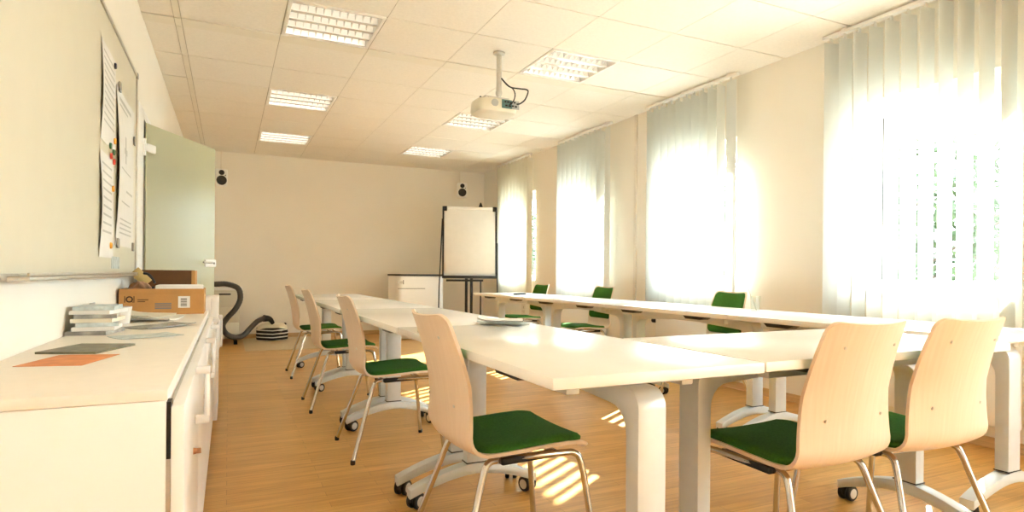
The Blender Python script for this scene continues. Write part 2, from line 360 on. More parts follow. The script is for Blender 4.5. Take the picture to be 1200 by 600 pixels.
# ------------------------------------------------------------------ ceiling lights
def ceiling_light(x, y, label):
    r = thing('ceiling_light', label, 'ceiling light', (x, y, H), 0, 'louvre ceiling lights')
    S = 0.625; a = 0.006; e = S - 0.006
    fr = MB()
    for (x0, x1, y0, y1) in ((a, e, a, 0.03), (a, e, e - 0.024, e), (a, 0.03, 0.03, e - 0.024), (e - 0.024, e, 0.03, e - 0.024)): fr.b2(x0, x1, y0, y1, -0.006, 0.09, 0.002)
    fr.build('frame', M['lamp_in'], r)
    bd = MB(); bd.b2(0.03, e - 0.024, 0.03, e - 0.024, 0.085, 0.092); bd.build('reflector', M['lamp_in'], r, smooth=False)
    lv = MB(); c0, c1 = 0.032, S - 0.032; n = 4; pw = (c1 - c0) / n
    for k in range(n + 1):      # V-shaped side reflectors running along x
        yc = c0 + k * pw; hwid = 0.018 if 0 < k < n else 0.012
        poly = [(yc - hwid, -0.002), (yc - hwid * 0.5, 0.02), (yc - 0.003, 0.05), (yc + 0.003, 0.05), (yc + hwid * 0.5, 0.02), (yc + hwid, -0.002)]
        poly = [(min(max(p, 0.03), S - 0.03), q) for p, q in poly]
        lv.prism(poly, c0, c1, 'x')
    for k in range(n):          # scalloped cross blades
        for j in range(1, 11):
            xc = c0 + j * (c1 - c0) / 11; y0, y1 = c0 + k * pw + 0.004, c0 + (k + 1) * pw - 0.004
            pts = [(y0, 0.045)] + [(y0 + (y1 - y0) * q / 8, 0.0 + 0.022 * math.sin(PI * q / 8)) for q in range(9)] + [(y1, 0.045)]
            lv.prism(pts, xc - 0.002, xc + 0.002, 'x')
    lv.build('louvre', M['gloss'], r)
    for k in range(n):
        tb = MB(); yc = c0 + (k + 0.5) * pw; tb.tube([(c0 + 0.01, yc, 0.066), (c1 - 0.01, yc, 0.066)], 0.008, 10); tb.build('tube', M['tubew'], r)
    return r
def emis(name, col, s):
    m, t, b = new_mat(name); b.inputs['Base Color'].default_value = (0.9, 0.9, 0.88, 1); b.inputs['Emission Color'].default_value = col + (1,); b.inputs['Emission Strength'].default_value = s
    n = t.nodes.new('ShaderNodeTexNoise'); n.inputs['Scale'].default_value = 3; r = t.nodes.new('ShaderNodeValToRGB'); r.color_ramp.elements[0].color = tuple(c * 0.97 for c in col) + (1,); r.color_ramp.elements[1].color = col + (1,)
    t.links.new(n.outputs['Fac'], r.inputs[0]); t.links.new(r.outputs[0], b.inputs['Emission Color']); return m
TUBE = 1.6
M['tubew'] = emis('added_glow_tube', (1.0, 0.93, 0.82), TUBE)  # fixtures taken as off; glow added to the tubes to brighten the louvres
LL = ['square louvre ceiling light nearest on the left, cut by the top of the photo', 'square louvre ceiling light right of the projector pole', 'square louvre ceiling light in the middle of the left ceiling row',
      'square louvre ceiling light just behind the projector', 'square louvre ceiling light farthest away in the left row', 'square louvre ceiling light farthest away in the right row, above the flip chart']
for (x, y), l in zip(FIX, LL): ceiling_light(x, y, l)
for x, y in FIX_near:
    hp = MB(); hp.b2(x + 0.004, x + 0.621, y + 0.004, y + 0.621, H, H + 0.02); hp.build('tile_plain', M['tile'], bpy.data.objects['ceiling'], smooth=False)

# ------------------------------------------------------------------ conference tables
TW = 0.63; TZ = 0.735; INS = 0.085
def make_table(L, label, loc, rz, group, ins=INS):
    r = thing('conference_table', label, 'table', loc, rz, group)
    t = MB(); t.box((0, 0, TZ - 0.014), (L, TW, 0.028), 0.004); t.build('tabletop', M['top'], r)
    rl = MB(); rl.b2(-L / 2 + 0.14, L / 2 - 0.14, -0.2, -0.16, TZ - 0.072, TZ - 0.029, 0.004); rl.b2(-L / 2 + 0.14, L / 2 - 0.14, 0.16, 0.2, TZ - 0.072, TZ - 0.029, 0.004); rl.build('support_rail', M['silver'], r)
    for s in (-1, 1):
        xc = s * (L / 2 - ins); zt = TZ - 0.058; hw = 0.026
        o = s
        # column bending into the arm under the top: outline in (x,z)
        poly = [(xc + o * hw, 0.165)]
        R = 0.05
        for k in range(7):
            a = PI / 2 * k / 6; poly.append((xc + o * (hw - R + R * math.cos(a)), zt - R + R * math.sin(a)))
        poly += [(xc - o * 0.42, zt), (xc - o * 0.42, zt - 0.035)]
        r2_ = 0.07
        for k in range(6):
            a = PI / 2 * k / 5; poly.append((xc - o * (hw + r2_ - r2_ * math.sin(a)), zt - 0.052 - r2_ + r2_ * math.cos(a)))
        poly.append((xc - o * hw, 0.165))
        lg = MB(); lg.prism(poly, -0.043, 0.043, 'y', 0.004); lg.build('leg', M['silver'], r)
        tm = MB(); tm.box((xc - o * 0.2, 0, TZ - 0.044), (0.3, 0.34, 0.0285), 0.003); tm.build('tilt_mount', M['silver'], r)
        cb = MB(); cb.box((xc, 0, 0.166), (0.058, 0.092, 0.004), 0.001); cb.build('collar', M['black'], r)
        # arched foot: outline in (y,z)
        top = [(-0.285 + 0.57 * k / 16, 0.085 + 0.079 * (1 - abs((-1 + 2 * k / 16)) ** 1.6)) for k in range(17)]
        bot = [(p, q - (0.046 - 0.010 * abs(p) / 0.285)) for p, q in top]
        ft = MB(); ft.prism(top + bot[::-1], xc - 0.028, xc + 0.028, 'x', 0.005); ft.build('foot', M['silver'], r)
        for q in (-1, 1):
            yc = q * 0.262; ang = random.uniform(-1.2, 1.2)
            ca = MB(); ca.lathe([(0, 0.088), (0.011, 0.088), (0.011, 0.04), (0, 0.04)], 12, T(xc, yc, 0))
            Rm = T(xc, yc, 0.033) @ RZ(ang)
            ca.prism([(0.03 * math.cos(a), 0.006 + 0.031 * math.sin(a)) for a in [PI * k / 10 for k in range(11)]] + [(-0.03, -0.004), (0.03, -0.004)], -0.006, 0.006, 'y', mtx=Rm @ T(0.012, 0, 0))
            c_ = ca.build('caster', M['black'], r)
            for e in (-1, 1):
                wh = MB(); mm = Rm @ T(0.012, e * 0.008, 0) @ RX(-e * PI / 2)
                wh.lathe([(0.0, 0), (0.030, 0), (0.033, 0.004), (0.033, 0.015), (0.029, 0.019), (0.021, 0.019)], 24, mm, 0)
                wh.lathe([(0.021, 0.019), (0.019, 0.0205), (0.0, 0.0215)], 24, mm, 1)
                wh.build('wheel', [M['black'], M['hub']], c_)
        for q in (-1, 1):
            lv = MB(); xl = xc - o * 0.24
            zl = TZ - 0.029; lv.prism([(xl - 0.10, zl - 0.001), (xl + 0.10, zl - 0.001), (xl + 0.075, zl - 0.022), (xl - 0.06, zl - 0.022)], min(q * 0.205, q * 0.275), max(q * 0.205, q * 0.275), 'y', 0.003)
            lv.build('release_lever', M['black'], r)
    return r
L0 = 1.335; PH = math.pi / 2
lg_ = 'folding tables of the left row'; rg_ = 'folding tables of the window row'
LX = lambda y: 0.9585 - 0.009 * (y - 1.15)
lt = []
names_l = ['white folding table at the near left corner, with the leaflets lying at its far end', 'white folding table in the left row, second from the camera',
           'white folding table in the left row, third from the camera', 'white folding table at the far end of the left row']
for k in range(4):
    y = 1.15 + (L0 + 0.004) * (k + 0.5)
    if k == 0: T0 = make_table(L0, names_l[0], (LX(y), y, 0), PH, lg_); lt.append(T0)
    else: lt.append(dup(T0, (LX(y), y, 0), PH + 0.009, names_l[k], lg_))
names_r = ['white folding table of the window row hidden behind the near chairs', 'white folding table of the window row with the drinking glass on it',
           'white folding table in the window row, next to last before the flip chart', 'white folding table at the far end of the window row, beside the flip chart']
for k in range(4):
    y = 1.325 + (L0 + 0.002) * (k + 0.5); dup(T0, (2.935, y, 0), PH, names_r[k], rg_)
make_table(1.19, 'white folding table across the front, between the two table rows', (1.2765 + 0.595, 1.170 + TW / 2, 0), 0.016, None, 0.048)

# ------------------------------------------------------------------ chairs (local +x is forward)
def profile():
    P = [(0.222, 0.406), (0.214, 0.418), (0.195, 0.426), (0.15, 0.430), (0.08, 0.428), (0.0, 0.423), (-0.08, 0.419), (-0.13, 0.418)]
    cx, cz, R = -0.135, 0.488, 0.070
    for k in range(1, 8):
        a = -PI / 2 - (PI / 2 - 0.10) * k / 7; P.append((cx + R * math.cos(a), cz + R * math.sin(a)))
    x0, z0 = P[-1]
    for k in range(1, 13):
        z = z0 + (0.833 - z0) * k / 12; u = k / 12; P.append((x0 - 0.018 * u - 0.058 * u * u, z))
    return P
PRO = profile(); NP = len(PRO)
acc = [0.0]
for a, b in zip(PRO, PRO[1:]): acc.append(acc[-1] + math.hypot(b[0] - a[0], b[1] - a[1]))
TOT = acc[-1]
def prof_at(s):
    s = min(max(s, 0), TOT)
    for i in range(NP - 1):
        if s <= acc[i + 1] + 1e-9:
            u = (s - acc[i]) / (acc[i + 1] - acc[i]); a, b = PRO[i], PRO[i + 1]; return (a[0] + (b[0] - a[0]) * u, a[1] + (b[1] - a[1]) * u)
    return PRO[-1]
def half_w(s):
    u = s / TOT
    w_ = 0.206 if u < 0.5 else 0.206 - 0.038 * ((u - 0.5) / 0.5)
    for e, rad in ((s, 0.05), (TOT - s, 0.035)):
        if e < rad: w_ -= rad - math.sqrt(max(0, rad * rad - (rad - e) ** 2))
    return w_
def shell_pt(s, q, off):
    x, z = prof_at(s); x1, z1 = prof_at(s + 0.004); x0, z0 = prof_at(s - 0.004)
    d = Vector((x1 - x0, 0, z1 - z0)).normalized(); n = Vector((d.z, 0, -d.x))   # sitter side
    if n.z < 0 and s < TOT * 0.4: n = -n
    hw = half_w(s); y_ = q * hw
    u = max(0.0, min(1.0, (s - 0.36) / 0.25)); dish = 0.042 * u * (y_ / 0.19) ** 2
    v = 0.008 * (1 - u) * (y_ / 0.2) ** 2
    p = Vector((x, y_, z)) + n * (off + dish + v)
    return p
def srange(a, b, n): return [a + (b - a) * k / n for k in range(n + 1)]
SS = [0, 0.003, 0.008, 0.016, 0.028, 0.045] + srange(0.07, TOT - 0.05, 34) + [TOT - 0.035, TOT - 0.022, TOT - 0.012, TOT - 0.005, TOT - 0.0015, TOT]
QQ = srange(-1, 1, 14)
def pad(s0, s1, inset, thick, rad):
    rows_t, rows_b = [], []
    n = 22
    for i in range(n + 1):
        s = s0 + (s1 - s0) * (0.5 - 0.5 * math.cos(PI * i / n)); e = min(s - s0, s1 - s)
        rt_, rb_ = [], []
        shrink = 0 if e > rad else rad - math.sqrt(max(0, rad * rad - (rad - e) ** 2))
        for k in range(17):
            q = -math.cos(PI * k / 16); hw = half_w(max(0.05, min(s, TOT - 0.036))); qq = q * (hw - inset - shrink) / max(half_w(s), 1e-3)
            ey = (1 - abs(q)) * hw
            puff = min(1, math.sqrt(max(0, min(e, ey)) / 0.02 + 0.0)) if min(e, ey) > 0 else 0
            rt_.append(shell_pt(s, qq, 0.0045 + 0.004 + (thick - 0.004) * puff)); rb_.append(shell_pt(s, qq, 0.0045))
        rows_t.append(rt_); rows_b.append(rb_)
    return rows_t, rows_b
def make_chair(label, loc, rz, group):
    r = thing('stacking_chair', label, 'chair', loc, rz, group)
    sh = MB(); sh.slab([[shell_pt(s, q, 0.0045) for q in QQ] for s in SS], [[shell_pt(s, q, -0.0055) for q in QQ] for s in SS]); sh.build('shell', M['ply'], r, angle=50)
    a, b = pad(0.022, 0.372, 0.012, 0.020, 0.05); p = MB(); p.slab(a, b); p.build('seat_pad', M['felt'], r, angle=60)
    a, b = pad(0.50, TOT - 0.012, 0.010, 0.012, 0.035); p = MB(); p.slab(a, b); p.build('back_pad', M['felt'], r, angle=60)
    fr = MB()
    fr.tube([(-0.075, -0.17, 0.398), (-0.075, 0.17, 0.398)], 0.010, 10); fr.tube([(0.11, -0.175, 0.405), (0.11, 0.175, 0.405)], 0.010, 10)
    fr.build('seat_frame', M['chrome'], r)
    for s in (-1, 1):
        l = MB(); l.tube(catmull([Vector(p) for p in ((-0.07, s * 0.172, 0.398), (0.04, s * 0.178, 0.403), (0.14, s * 0.180, 0.402), (0.176, s * 0.183, 0.397), (0.196, s * 0.188, 0.37), (0.214, s * 0.2, 0.26), (0.243, s * 0.223, 0.018))], 6), 0.0105, 12)
        o = l.build('leg', M['chrome'], r); g_ = MB(); g_.lathe([(0, 0), (0.011, 0), (0.0125, 0.004), (0.0125, 0.02), (0.009, 0.024), (0, 0.024)], 14, T(0.245, s * 0.225, 0)); g_.build('glide', M['black'], o)
        l = MB(); l.tube(catmull([Vector(p) for p in ((0.02, s * 0.160, 0.398), (-0.07, s * 0.160, 0.398), (-0.105, s * 0.162, 0.395), (-0.125, s * 0.168, 0.370), (-0.155, s * 0.185, 0.28), (-0.240, s * 0.243, 0.018))], 6), 0.0105, 12)
        o = l.build('leg', M['chrome'], r); g_ = MB(); g_.lathe([(0, 0), (0.011, 0), (0.0125, 0.004), (0.0125, 0.02), (0.009, 0.024), (0, 0.024)], 14, T(-0.242, s * 0.245, 0)); g_.build('glide', M['black'], o)
        bm_ = MB(); bm_.box((0.02, s * 0.172, 0.4), (0.19, 0.028, 0.022), 0.006, rot=RY(-0.03)); bm_.build('stacking_buffer', M['black'], r)
    for s in (-1, 1):
        for sv in (0.55, TOT - 0.07):
            p0 = shell_pt(sv, s * 0.62, -0.0055); p1 = shell_pt(sv, s * 0.62, -0.0085)
            sc = MB(); sc.tube([p0, p1], 0.0045, 12); sc.build('screw', M['alu'], r)
    return r
cg = 'green padded plywood chairs of the left row'; cn = 'green padded plywood chairs across the front'; cw = 'green padded plywood chairs by the windows'
CH = make_chair('plywood chair with green seat, nearest and largest on the left', (0.818, 1.835, 0), 0.0, cg)
for (x, y, a, l) in ((0.812, 3.325, 0.0, 'plywood chair with green seat in the left row, second from the camera'), (0.757, 4.56, 0.0, 'plywood chair with green seat in the left row, third from the camera'),
                     (0.762, 6.02, 0.0, 'plywood chair with green seat farthest away in the left row, nearest the striped bag')):
    dup(CH, (x, y, 0), a, l, cg)
dup(CH, (1.60, 1.35, 0), PH + 0.03, 'plywood chair with green seat seen whole from behind, under the front table', cn)
dup(CH, (2.062, 1.33, 0), PH - 0.02, 'plywood chair with green seat cut by the right edge of the photo', cn)
for (x, y, a, l) in ((3.30, 3.57, PI - 0.05, 'chair with green backrest by the windows, beside the drinking glass'), (3.30, 5.31, PI, 'chair with green backrest by the windows, between the middle two blinds'),
                     (3.30, 6.69, PI + 0.03, 'chair with green backrest by the windows, farthest away near the flip chart')):
    dup(CH, (x, y, 0), a, l, cw)

# ------------------------------------------------------------------ vertical blinds
def blind(y0, y1, label, flat=None, ang=5.0, pitch=0.11, m='slat'):
    r = thing('vertical_blind', label, 'blind', (3.80, y0, 0), 0, 'vertical blinds at the windows')
    lo = (flat - y0 - 0.07) if flat else -0.04
    rl = MB(); rl.b2(-0.02, 0.02, lo, y1 - y0 + 0.06, 2.622, 2.645, 0.003); rl.build('head_rail', M['frame_w'], r)
    bk = MB()
    for yy in (lo + 0.1, (y1 - y0) / 2, y1 - y0 - 0.1): bk.b2(-0.012, 0.012, yy - 0.02, yy + 0.02, 2.645, 2.661)
    bk.build('ceiling_bracket', M['frame_w'], r)
    s = MB(); wv = 0.06; rows = []
    T_, B_ = [], []
    for z in (0.63, 1.2, 1.8, 2.4, 2.59):
        T_.append([(-wv + 2 * wv * k / 6, 0.006 * (1 - ((k - 3) / 3) ** 2) + 0.0006, z) for k in range(7)]); B_.append([(-wv + 2 * wv * k / 6, 0.006 * (1 - ((k - 3) / 3) ** 2) - 0.0006, z) for k in range(7)])
    s.slab(T_, B_); s.box((0, 0.006, 2.606), (0.024, 0.004, 0.034), 0.001)
    n = int(round((y1 - y0) / pitch)); first = None
    pos = [(k * (y1 - y0) / n, math.radians(ang + random.uniform(-4, 4))) for k in range(n + 1)]
    if flat: pos.append((flat - y0, math.radians(86)))
    for yy, a in pos:
        if first is None: o = first = s.build('slat', M[m], r)
        else: o = first.copy(); C.objects.link(o); o.parent = r
        o.location = (0, yy, 0); o.rotation_euler = (0, 0, a)
    return r
blind(7.58, 8.62, 'beige vertical blind at the farthest window, beside the flip chart', ang=25, m='slat_d')
blind(5.80, 6.70, 'sheer white vertical blind at the second window from the flip chart', flat=5.66)
blind(3.95, 4.90, 'sheer white vertical blind at the third window, left of the narrow dark gap', flat=3.83, ang=10)
blind(1.62, 2.90, 'white vertical blind with open slats at the right edge of the photo', ang=-9)

# ------------------------------------------------------------------ radiators under the windows, conduit on the wall
for k, (a, b) in enumerate([(1.8, 2.84), (3.79, 4.83), (5.78, 6.82), (7.5, 8.55)]):
    lab = ['flat white radiator on the wall under the nearest window', 'flat white radiator under the window left of the narrow gap', 'flat white radiator under the second window from the flip chart', 'flat white radiator under the farthest window'][k]
    r = thing('radiator', lab, 'radiator', (XR, a, 0), 0, 'radiators under the windows')
    p = MB(); p.b2(-0.1, -0.03, 0, b - a, 0.14, 0.6, 0.01); p.build('panel', M['frame_w'], r)
    p = MB()
    for yy in (0.2, b - a - 0.2): p.b2(-0.03, -0.001, yy, yy + 0.03, 0.2, 0.55)
    p.build('wall_bracket', M['frame_w'], r)
    p = MB(); p.lathe([(0, 0), (0.017, 0), (0.022, 0.012), (0.022, 0.05), (0.016, 0.058), (0, 0.058)], 16, T(-0.065, b - a + 0.03, 0.51) @ RX(-PI / 2)); p.tube([(-0.065, b - a + 0.002, 0.51), (-0.065, b - a + 0.032, 0.51)], 0.012, 10); p.build('thermostat_knob', M['black'], r)
    p = MB(); p.tube([(-0.065, b - a + 0.018, 0.5), (-0.065, b - a + 0.018, 0.001)], 0.008, 8); p.build('pipe', M['frame_w'], r)
nt_ = MB(); nt_.b2(-0.002, 0, 0, 0.13, 0, 0.16); nt_.b2(-0.0026, -0.002, 0.04, 0.075, 0.09, 0.125, mi=1); nt_.b2(-0.0026, -0.002, 0.02, 0.11, 0.05, 0.06, mi=1); nt_.b2(-0.0026, -0.002, 0.02, 0.09, 0.03, 0.038, mi=1)
o = tag(nt_.build('notice', [M['paper'], M['ink_l']], smooth=False), 'small white paper notice on the radiator behind the farthest window chair', 'notice'); o.location = (XR - 0.1005, 7.72, 0.38)
cd = MB(); cd.b2(XR - 0.02, XR, 5.27, 5.31, 0.0, H, 0.004); tag(cd.build('cable_conduit', M['pipe']), 'slim cream conduit running up the wall between two window blinds', 'conduit')

# ------------------------------------------------------------------ projector
r = thing('projector', 'cream projector hanging on a pole from the ceiling', 'projector', (1.8735, 4.28, H))
p = MB(); p.lathe([(0, 0), (0.045, 0), (0.045, -0.012), (0.03, -0.018), (0, -0.018)], 24); p.build('ceiling_plate', M['alu'], r)
p = MB(); p.tube([(0, 0, -0.015), (0, 0, -0.31)], 0.021, 16); p.b2(-0.004, 0.004, -0.023, -0.02, -0.31, -0.02); p.build('pole', M['grey2'] if 'grey2' in M else M['alu'], r)
p = MB(); p.lathe([(0, -0.30), (0.026, -0.30), (0.026, -0.318), (0.018, -0.335), (0.018, -0.35), (0, -0.35)], 16); p.box((-0.02, 0.06, -0.348), (0.2, 0.16, 0.006), 0.002)
for sx in (-1, 1):
    for sy in (-1, 1): p.tube([(-0.02 + sx * 0.085, 0.06 + sy * 0.065, -0.348), (-0.02 + sx * 0.1, 0.06 + sy * 0.08, -0.375)], 0.006, 8)
p.build('mount_bracket', M['alu'], r)
bd = MB()
def sup(a, rx, ry, e=4.0):
    c, s = math.cos(a), math.sin(a); return (rx * abs(c) ** (2 / e) * (1 if c >= 0 else -1), ry * abs(s) ** (2 / e) * (1 if s >= 0 else -1))
lay = [(0.86, -0.365), (0.95, -0.370), (0.97, -0.385), (0.985, -0.42), (1.0, -0.445), (0.96, -0.465), (0.80, -0.476), (0.6, -0.478)]
rows = [[Vector((sup(2 * PI * k / 40, 0.165 * s_, 0.13 * s_)[0] - 0.02, sup(2 * PI * k / 40, 0.165 * s_, 0.13 * s_)[1] + 0.06, z)) for k in range(41)] for s_, z in lay]
bd.grid(rows)
for s_, z in (lay[0], lay[-1]): bd.prism([(sup(2 * PI * k / 40, 0.165 * s_, 0.13 * s_)[0] - 0.02, sup(2 * PI * k / 40, 0.165 * s_, 0.13 * s_)[1] + 0.06) for k in range(40)], z, z + 0.0005, 'z')
bd.build('body', M['projector'], r)
pp = MB(); pp.b2(-0.005, 0.08, -0.0745, -0.066, -0.44, -0.374, 0.003); pp.b2(0.08, 0.14, -0.073, -0.066, -0.44, -0.374, 0.003, mi=1); pt = pp.build('port_panel', [M['teal'], M['grey']], r)
pp = MB()
for i, (x, z) in enumerate(((0.022, -0.392), (0.045, -0.392), (0.07, -0.395), (0.1, -0.39), (0.03, -0.42), (0.06, -0.422), (0.085, -0.418), (0.11, -0.42))): pp.box((x, -0.076, z), (0.014 + 0.004 * (i % 3), 0.008, 0.012), 0.002)
pp.build('socket', M['black'], pt)
pp = MB(); pp.lathe([(0, 0), (0.026, 0), (0.028, -0.004), (0.03, -0.004)], 20, T(-0.06, -0.071, -0.407) @ RX(PI / 2)); pp.build('speaker_grille', M['grey'], r)
pp = MB(); pp.lathe([(0, 0.0), (0.03, 0.0), (0.034, 0.02), (0.03, 0.022), (0, 0.012)], 20, T(0.05, 0.186, -0.415) @ RX(-PI / 2)); pp.build('lens', M['dark'], r)
pp = MB(); pp.lathe([(0, 0), (0.008, 0), (0.008, 0.012), (0, 0.012)], 10, T(-0.16, -0.02, -0.372)); pp.lathe([(0, 0), (0.007, 0), (0.007, 0.012), (0, 0.012)], 10, T(-0.1, -0.03, -0.372)); pp.tube([(-0.16, -0.02, -0.372), (-0.1, -0.03, -0.372)], 0.003, 6); pp.build('adjusting_screw', M['black'], r)
pp = MB(); pp.tube([(0.012, -0.02, -0.2), (0.04, -0.04, -0.24), (0.08, -0.05, -0.268), (0.15, -0.06, -0.272), (0.205, -0.07, -0.275), (0.21, -0.08, -0.3), (0.18, -0.09, -0.36), (0.14, -0.09, -0.395), (0.115, -0.078, -0.4)], 0.0055, 8, smooth_n=6); pp.build('cable', M['black'], r)
pp = MB(); pp.tube([(0.012, -0.025, -0.205), (0.05, -0.05, -0.258), (0.09, -0.06, -0.28), (0.098, -0.085, -0.33), (0.08, -0.095, -0.385), (0.05, -0.085, -0.42)], 0.0045, 8, smooth_n=6); pp.build('cable', M['black'], r)

# ------------------------------------------------------------------ wall speakers
def speaker(x, z, label, rz):
    r = thing('wall_speaker', label, 'speaker', (x, YB, z), 0, 'white wall speakers')
    Rm = T(0, -0.12, 0) @ RZ(rz)
    b = MB(); b.box((0, 0, 0), (0.16, 0.13, 0.235), 0.02, rot=None, seg=3); b.bm.transform(Rm); b.build('cabinet', M['frame_w'], r)
    k = MB(); k.lathe([(0.062, 0), (0.066, 0.004), (0.06, 0.007), (0.03, 0.002), (0.018, 0.006), (0, 0.009)], 28, Rm @ T(0, -0.065, -0.042) @ RX(PI / 2)); k.build('woofer', M['cone'], r)
    k = MB(); k.lathe([(0.033, 0), (0.036, 0.004), (0.031, 0.006), (0.015, 0.002), (0, 0.006)], 24, Rm @ T(0, -0.065, 0.066) @ RX(PI / 2)); k.build('tweeter', M['cone'], r)
    k = MB(); k.lathe([(0, 0.004), (0.008, 0.004), (0.008, 0)], 12, Rm @ T(0.048, -0.065, 0.03) @ RX(PI / 2)); k.build('knob', M['cone'], r)
    k = MB(); k.box((0, -0.03, 0.0), (0.05, 0.06, 0.08), 0.006); k.build('wall_bracket', M['frame_w'], r)
    k = MB(); k.b2(-0.009, 0.009, -0.012, 0, 0.04, H - z, 0.002); k.build('cable_duct', M['pipe'], r)
speaker(-0.105, 2.27, 'white wall speaker beside the glass door, high on the back wall', 0.12)
speaker(3.475, 2.33, 'white wall speaker above the flip chart', -0.25)

# ------------------------------------------------------------------ flip chart
r = thing('flip_chart', 'black framed flip chart easel with a blank white pad', 'flip chart', (3.16, 8.2, 0), -0.30)
TL = RX(math.radians(-5)); FT = T(0, 0.06, 0.915) @ TL
def fb(m, x0, x1, y0, y1, z0, z1, bev=0.003): m.box(((x0 + x1) / 2, (y0 + y1) / 2, (z0 + z1) / 2), (x1 - x0, y1 - y0, z1 - z0), bev)
p = MB(); fb(p, -0.385, 0.385, 0.0, 0.02, 0.0, 1.02)
p.bm.transform(FT); p.build('board', M['frame_w'], r)
p = MB(); fb(p, -0.40, -0.375, -0.012, 0.024, 0, 1.03); fb(p, 0.375, 0.40, -0.012, 0.024, 0, 1.03); fb(p, -0.40, 0.40, -0.05, 0.024, -0.025, 0.012); p.bm.transform(FT); p.build('frame', M['black'], r)
p = MB(); fb(p, -0.365, 0.365, -0.014, -0.001, 0.035, 1.0, 0.001); fb(p, -0.365, 0.365, -0.0145, -0.0135, 0.0351, 0.055, 0); p.bm.transform(FT); p.build('paper_pad', M['paper'], r)
p = MB(); fb(p, -0.36, 0.36, -0.022, -0.012, 0.985, 1.025); p.bm.transform(FT); p.build('clamp_bar', M['frame_w'], r)
for s in (-1, 1):
    p = MB(); fb(p, s * 0.36 - 0.025, s * 0.36 + 0.025, -0.026, -0.01, 0.96, 1.03); p.bm.transform(FT); p.build('clamp_knob', M['black'], r)
for x in (-0.045, 0.03):
    p = MB(); p.b2(x - 0.02, x + 0.02, 0.10, 0.13, 0.03, 1.0, 0.004); p.build('column', M['black'], r)
p = MB(); p.b2(-0.34, 0.2, 0.095, 0.125, 0.845, 0.875, 0.003); p.build('crossbar', M['black'], r)
p = MB(); p.tube([(0.165, 0.11, 0.86), (0.165, 0.11, 0.0)], 0.011, 8); p.build('leg', M['black'], r)
for s in (-1, 1):
    p = MB(); p.tube([FT @ Vector((s * 0.40, 0.02, 0.85)), (s * 0.44, 0.09, 0.75), (s * 0.45, 0.10, 0.0)] if s < 0 else [FT @ Vector((0.405, 0.02, 0.5)), (0.42, 0.2, 0.80), (0.44, 0.28, 0.0)], 0.009, 8); p.build('leg', M['black'], r)
p = MB(); p.b2(-0.3, 0.3, -0.1, -0.06, 0.0, 0.03, 0.004); p.b2(-0.3, 0.3, 0.2, 0.24, 0, 0.03, 0.004); p.b2(-0.07, 0.05, -0.1, 0.24, 0.01, 0.04, 0.004); p.build('base', M['black'], r)
p = MB(); p.lathe([(0, 0.07), (0.012, 0.06), (0.03, 0.005), (0.03, 0), (0, 0)], 14, FT @ T(0.16, 0.012, 1.03)); p.build('top_hook', M['black'], r)

# ------------------------------------------------------------------ white cabinet by the back wall
r = thing('side_cabinet', 'white cabinet with rounded corner standing left of the flip chart', 'cabinet', (2.52, 8.78, 0))
def rounded(x0, x1, y0, y1, R, n=8):
    pts = []
    for cx_, cy_, a0 in ((x1 - R, y0 + R, -PI / 2), (x1 - R, y1 - R, 0), (x0 + R, y1 - R, PI / 2), (x0 + R, y0 + R, PI)):
        for k in range(n + 1): a = a0 + PI / 2 * k / n; pts.append((cx_ + R * math.cos(a), cy_ + R * math.sin(a)))
    return pts
p = MB(); p.prism(rounded(-0.36, 0.36, -0.28, 0.28, 0.09), 0.02, 0.915, 'z', 0.004); p.build('body', M['cab'], r)
p = MB(); p.prism(rounded(-0.37, 0.37, -0.29, 0.29, 0.09), 0.918, 0.945, 'z', 0.004); p.build('top', M['dark'], r)
p = MB(); p.b2(-0.34, 0.06, -0.287, -0.28, 0.735, 0.742); p.build('drawer_gap', M['dark'], r)
p = MB(); p.b2(-0.345, -0.27, -0.284, -0.28, 0.81, 0.845); p.build('nameplate', M['ink_l'], r)
p = MB(); p.b2(-0.265, -0.255, -0.288, -0.28, 0.80, 0.86); p.build('latch', M['ink'], r)

# ------------------------------------------------------------------ glass door
hx, hy = XL + 0.025, DY0 - 0.005; da = math.radians(27.5)
r = bpy.data.objects.new('door_1', None); C.objects.link(r); r.location = (hx, hy, 0); r.rotation_euler = (0, 0, PH - da); struct(r, 'frosted green glass door standing ajar into the room')
DW = 0.87
p = MB(); p.b2(0.01, DW, -0.005, 0.005, 0.012, 1.945, 0.001); p.build('leaf', M['frost'], r, smooth=False)
for z in (0.25, 1.755):
    p = MB(); p.b2(-0.012, 0.095, -0.017, 0.017, z, z + 0.055, 0.006); p.tube([(-0.008, 0, z - 0.03), (-0.008, 0, z + 0.085)], 0.011, 10); p.build('hinge', M['frame_w'], r)
p = MB(); p.b2(DW - 0.15, DW + 0.008, -0.018, 0.018, 0.995, 1.055, 0.008); lk = p.build('lock', M['frame_w'], r)
p = MB(); p.lathe([(0.007, 0), (0.009, 0.002), (0.007, 0.004), (0, 0.003)], 12, T(DW - 0.03, -0.018, 1.025) @ RX(PI / 2)); p.build('keyhole', M['ink'], lk)
for s in (-1, 1):
    p = MB(); p.tube([(DW - 0.11, s * 0.016, 1.03), (DW - 0.11, s * 0.05, 1.03), (DW - 0.135, s * 0.056, 1.03), (DW - 0.25, s * 0.056, 1.03)], 0.008, 10); p.build('handle', M['alu'], r)

